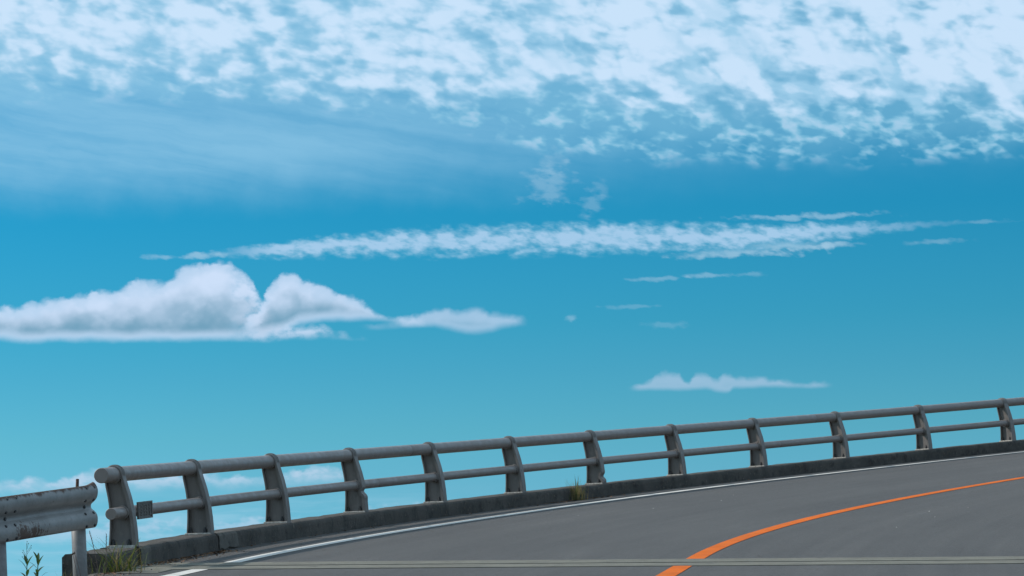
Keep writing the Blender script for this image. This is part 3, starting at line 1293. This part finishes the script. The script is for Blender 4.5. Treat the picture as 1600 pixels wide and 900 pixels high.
def ground_at(x, y):
    return Vector((x, y, ground_z(x, y)))


for i, (x, y, h, az, ln, lab) in enumerate([(-3.40, 24.05, .36, 3.0, .20, 'thin stalk with a round bud, left one of the pair left of the guard rail post'),
                                            (-3.37, 24.05, .37, 3.0, .26, 'thin stalk with a round bud, right one of the pair left of the guard rail post')]):
    o = seed_grass(ground_at(x, y), h, az, ln, 40 + i, lab, True)
    o['group'] = 'budding stalks'


def weed(base, h, leaves, seed, label, plume=False):
    """upright weed with broad pointed leaves"""
    rnd = random.Random(seed)
    root = empty('leafy_weed', base)
    tag(root, label, 'weed', 'weeds under the guard rail')
    bm = bmesh.new()
    cyl(bm, (0, 0, -.05), (.004, 0, h), .005, .003, 6)
    if plume:
        for k in range(9):
            z = h + .02 + k * .017
            az = rnd.uniform(0, 6.28)
            cyl(bm, (.004, 0, z - .03), (.004 + math.cos(az) * .035, math.sin(az) * .035, z + .02), .0013, .0011, 4)
            bmesh.ops.create_icosphere(bm, subdivisions=1, radius=.004, matrix=Matrix.Translation((.004 + math.cos(az) * .035, math.sin(az) * .035, z + .02)))
        cyl(bm, (.004, 0, h - .01), (.004, 0, h + .16), .0018, .0012, 5)
    bm_obj('stem', bm, M_LEAF2, root)
    for i in range(leaves):
        V, F = [], []
        z = h * (.35 + .65 * (i + 1) / leaves)
        az = i * 2.4 + rnd.uniform(-.3, .3)
        L, Wd = rnd.uniform(.085, .115), rnd.uniform(.022, .030)
        side = Vector((-math.sin(az), math.cos(az), 0))
        a = rnd.uniform(.45, .9) if i < leaves - 3 else rnd.uniform(.15, .5)
        p = Vector((.003, 0, z))
        for k in range(8):
            f = k / 7
            w = Wd * math.sin(math.pi * min(1, f * .92 + .06)) ** .8 * (1 - f * .25) + .0005
            V += [p - side * w / 2 + Vector((0, 0, w * .12)), p.copy(), p + side * w / 2 + Vector((0, 0, w * .12))]
            p = p + Vector((math.cos(az) * math.sin(a), math.sin(az) * math.sin(a), math.cos(a))) * L / 7
            a += .09
        for k in range(7):
            q = k * 3
            F += [(q, q + 1, q + 4, q + 3), (q + 1, q + 2, q + 5, q + 4)]
        mesh_obj('leaf', V, F, M_LEAF2, root, True)
    return root


weed(ground_at(-3.82, 24.1), .25, 7, 3, 'broad leaved green weed with a thin seed plume, left under the guard rail', True)
weed(ground_at(-3.735, 24.1), .27, 8, 6, 'broad leaved green weed without plume, right one under the guard rail')
tuft('fine_grass', ground_at(-3.50, 24.2), 'fine wispy grass between the weeds and the guard rail post', 'grass tuft', 0, 40, 60, 15, .30, spread=.10)

# ------------------------------------------------------------------ fallen leaves and grit along the foot of the kerb
rnd = random.Random(77)
V, F = [], []
for i in range(1100):
    r = rnd.random()
    if r < .52:
        s, t = rnd.uniform(-.15, 2.6), .19 + abs(rnd.gauss(0, .10))
    elif r < .72:
        s, t = 13.85 + rnd.gauss(0, .7), .19 + abs(rnd.gauss(0, .07))
    elif r < .86:
        s, t = rnd.uniform(-2.2, -.6), .20 + abs(rnd.gauss(0, .14))
    else:
        s, t = rnd.uniform(2, 20), .19 + abs(rnd.gauss(0, .05))
    c = pt(s, t, zr(s, t) + .012)
    L, w, az = rnd.uniform(.006, .022), rnd.uniform(.004, .011), rnd.uniform(0, 6.28)
    d = Vector((math.cos(az), math.sin(az), rnd.uniform(-.3, .5))) * L
    e = Vector((-math.sin(az), math.cos(az), rnd.uniform(-.4, .4))) * w
    k = len(V)
    c.z -= .006
    V += [c - d, c + e + Vector((0, 0, .004)), c + d, c - e]
    F += [(k, k + 1, k + 2), (k, k + 2, k + 3)]
GV, GF = [], []
for i in range(26):
    s_, t_ = rnd.uniform(.5, 26), rnd.uniform(.3, 9.5)
    c = pt(s_, t_, zr(s_, t_) + .003)
    r = rnd.uniform(.003, .009)
    k = len(GV)
    for a_ in range(5):
        GV.append(c + Vector((math.cos(a_ * 1.257), math.sin(a_ * 1.257), -.3)) * r * rnd.uniform(.7, 1.2))
    GV.append(c + Vector((0, 0, r * .8)))
    GF += [(k + a_, k + (a_ + 1) % 5, k + 5) for a_ in range(5)]
tag(mesh_obj('road_grit', GV, GF, M_PLATE), 'pale grit scattered on the road', 'grit', kind='stuff')
tag(mesh_obj('leaf_litter', V, F, M_LITTER), 'brown fallen leaves and grit along the kerb foot', 'leaves', kind='stuff')
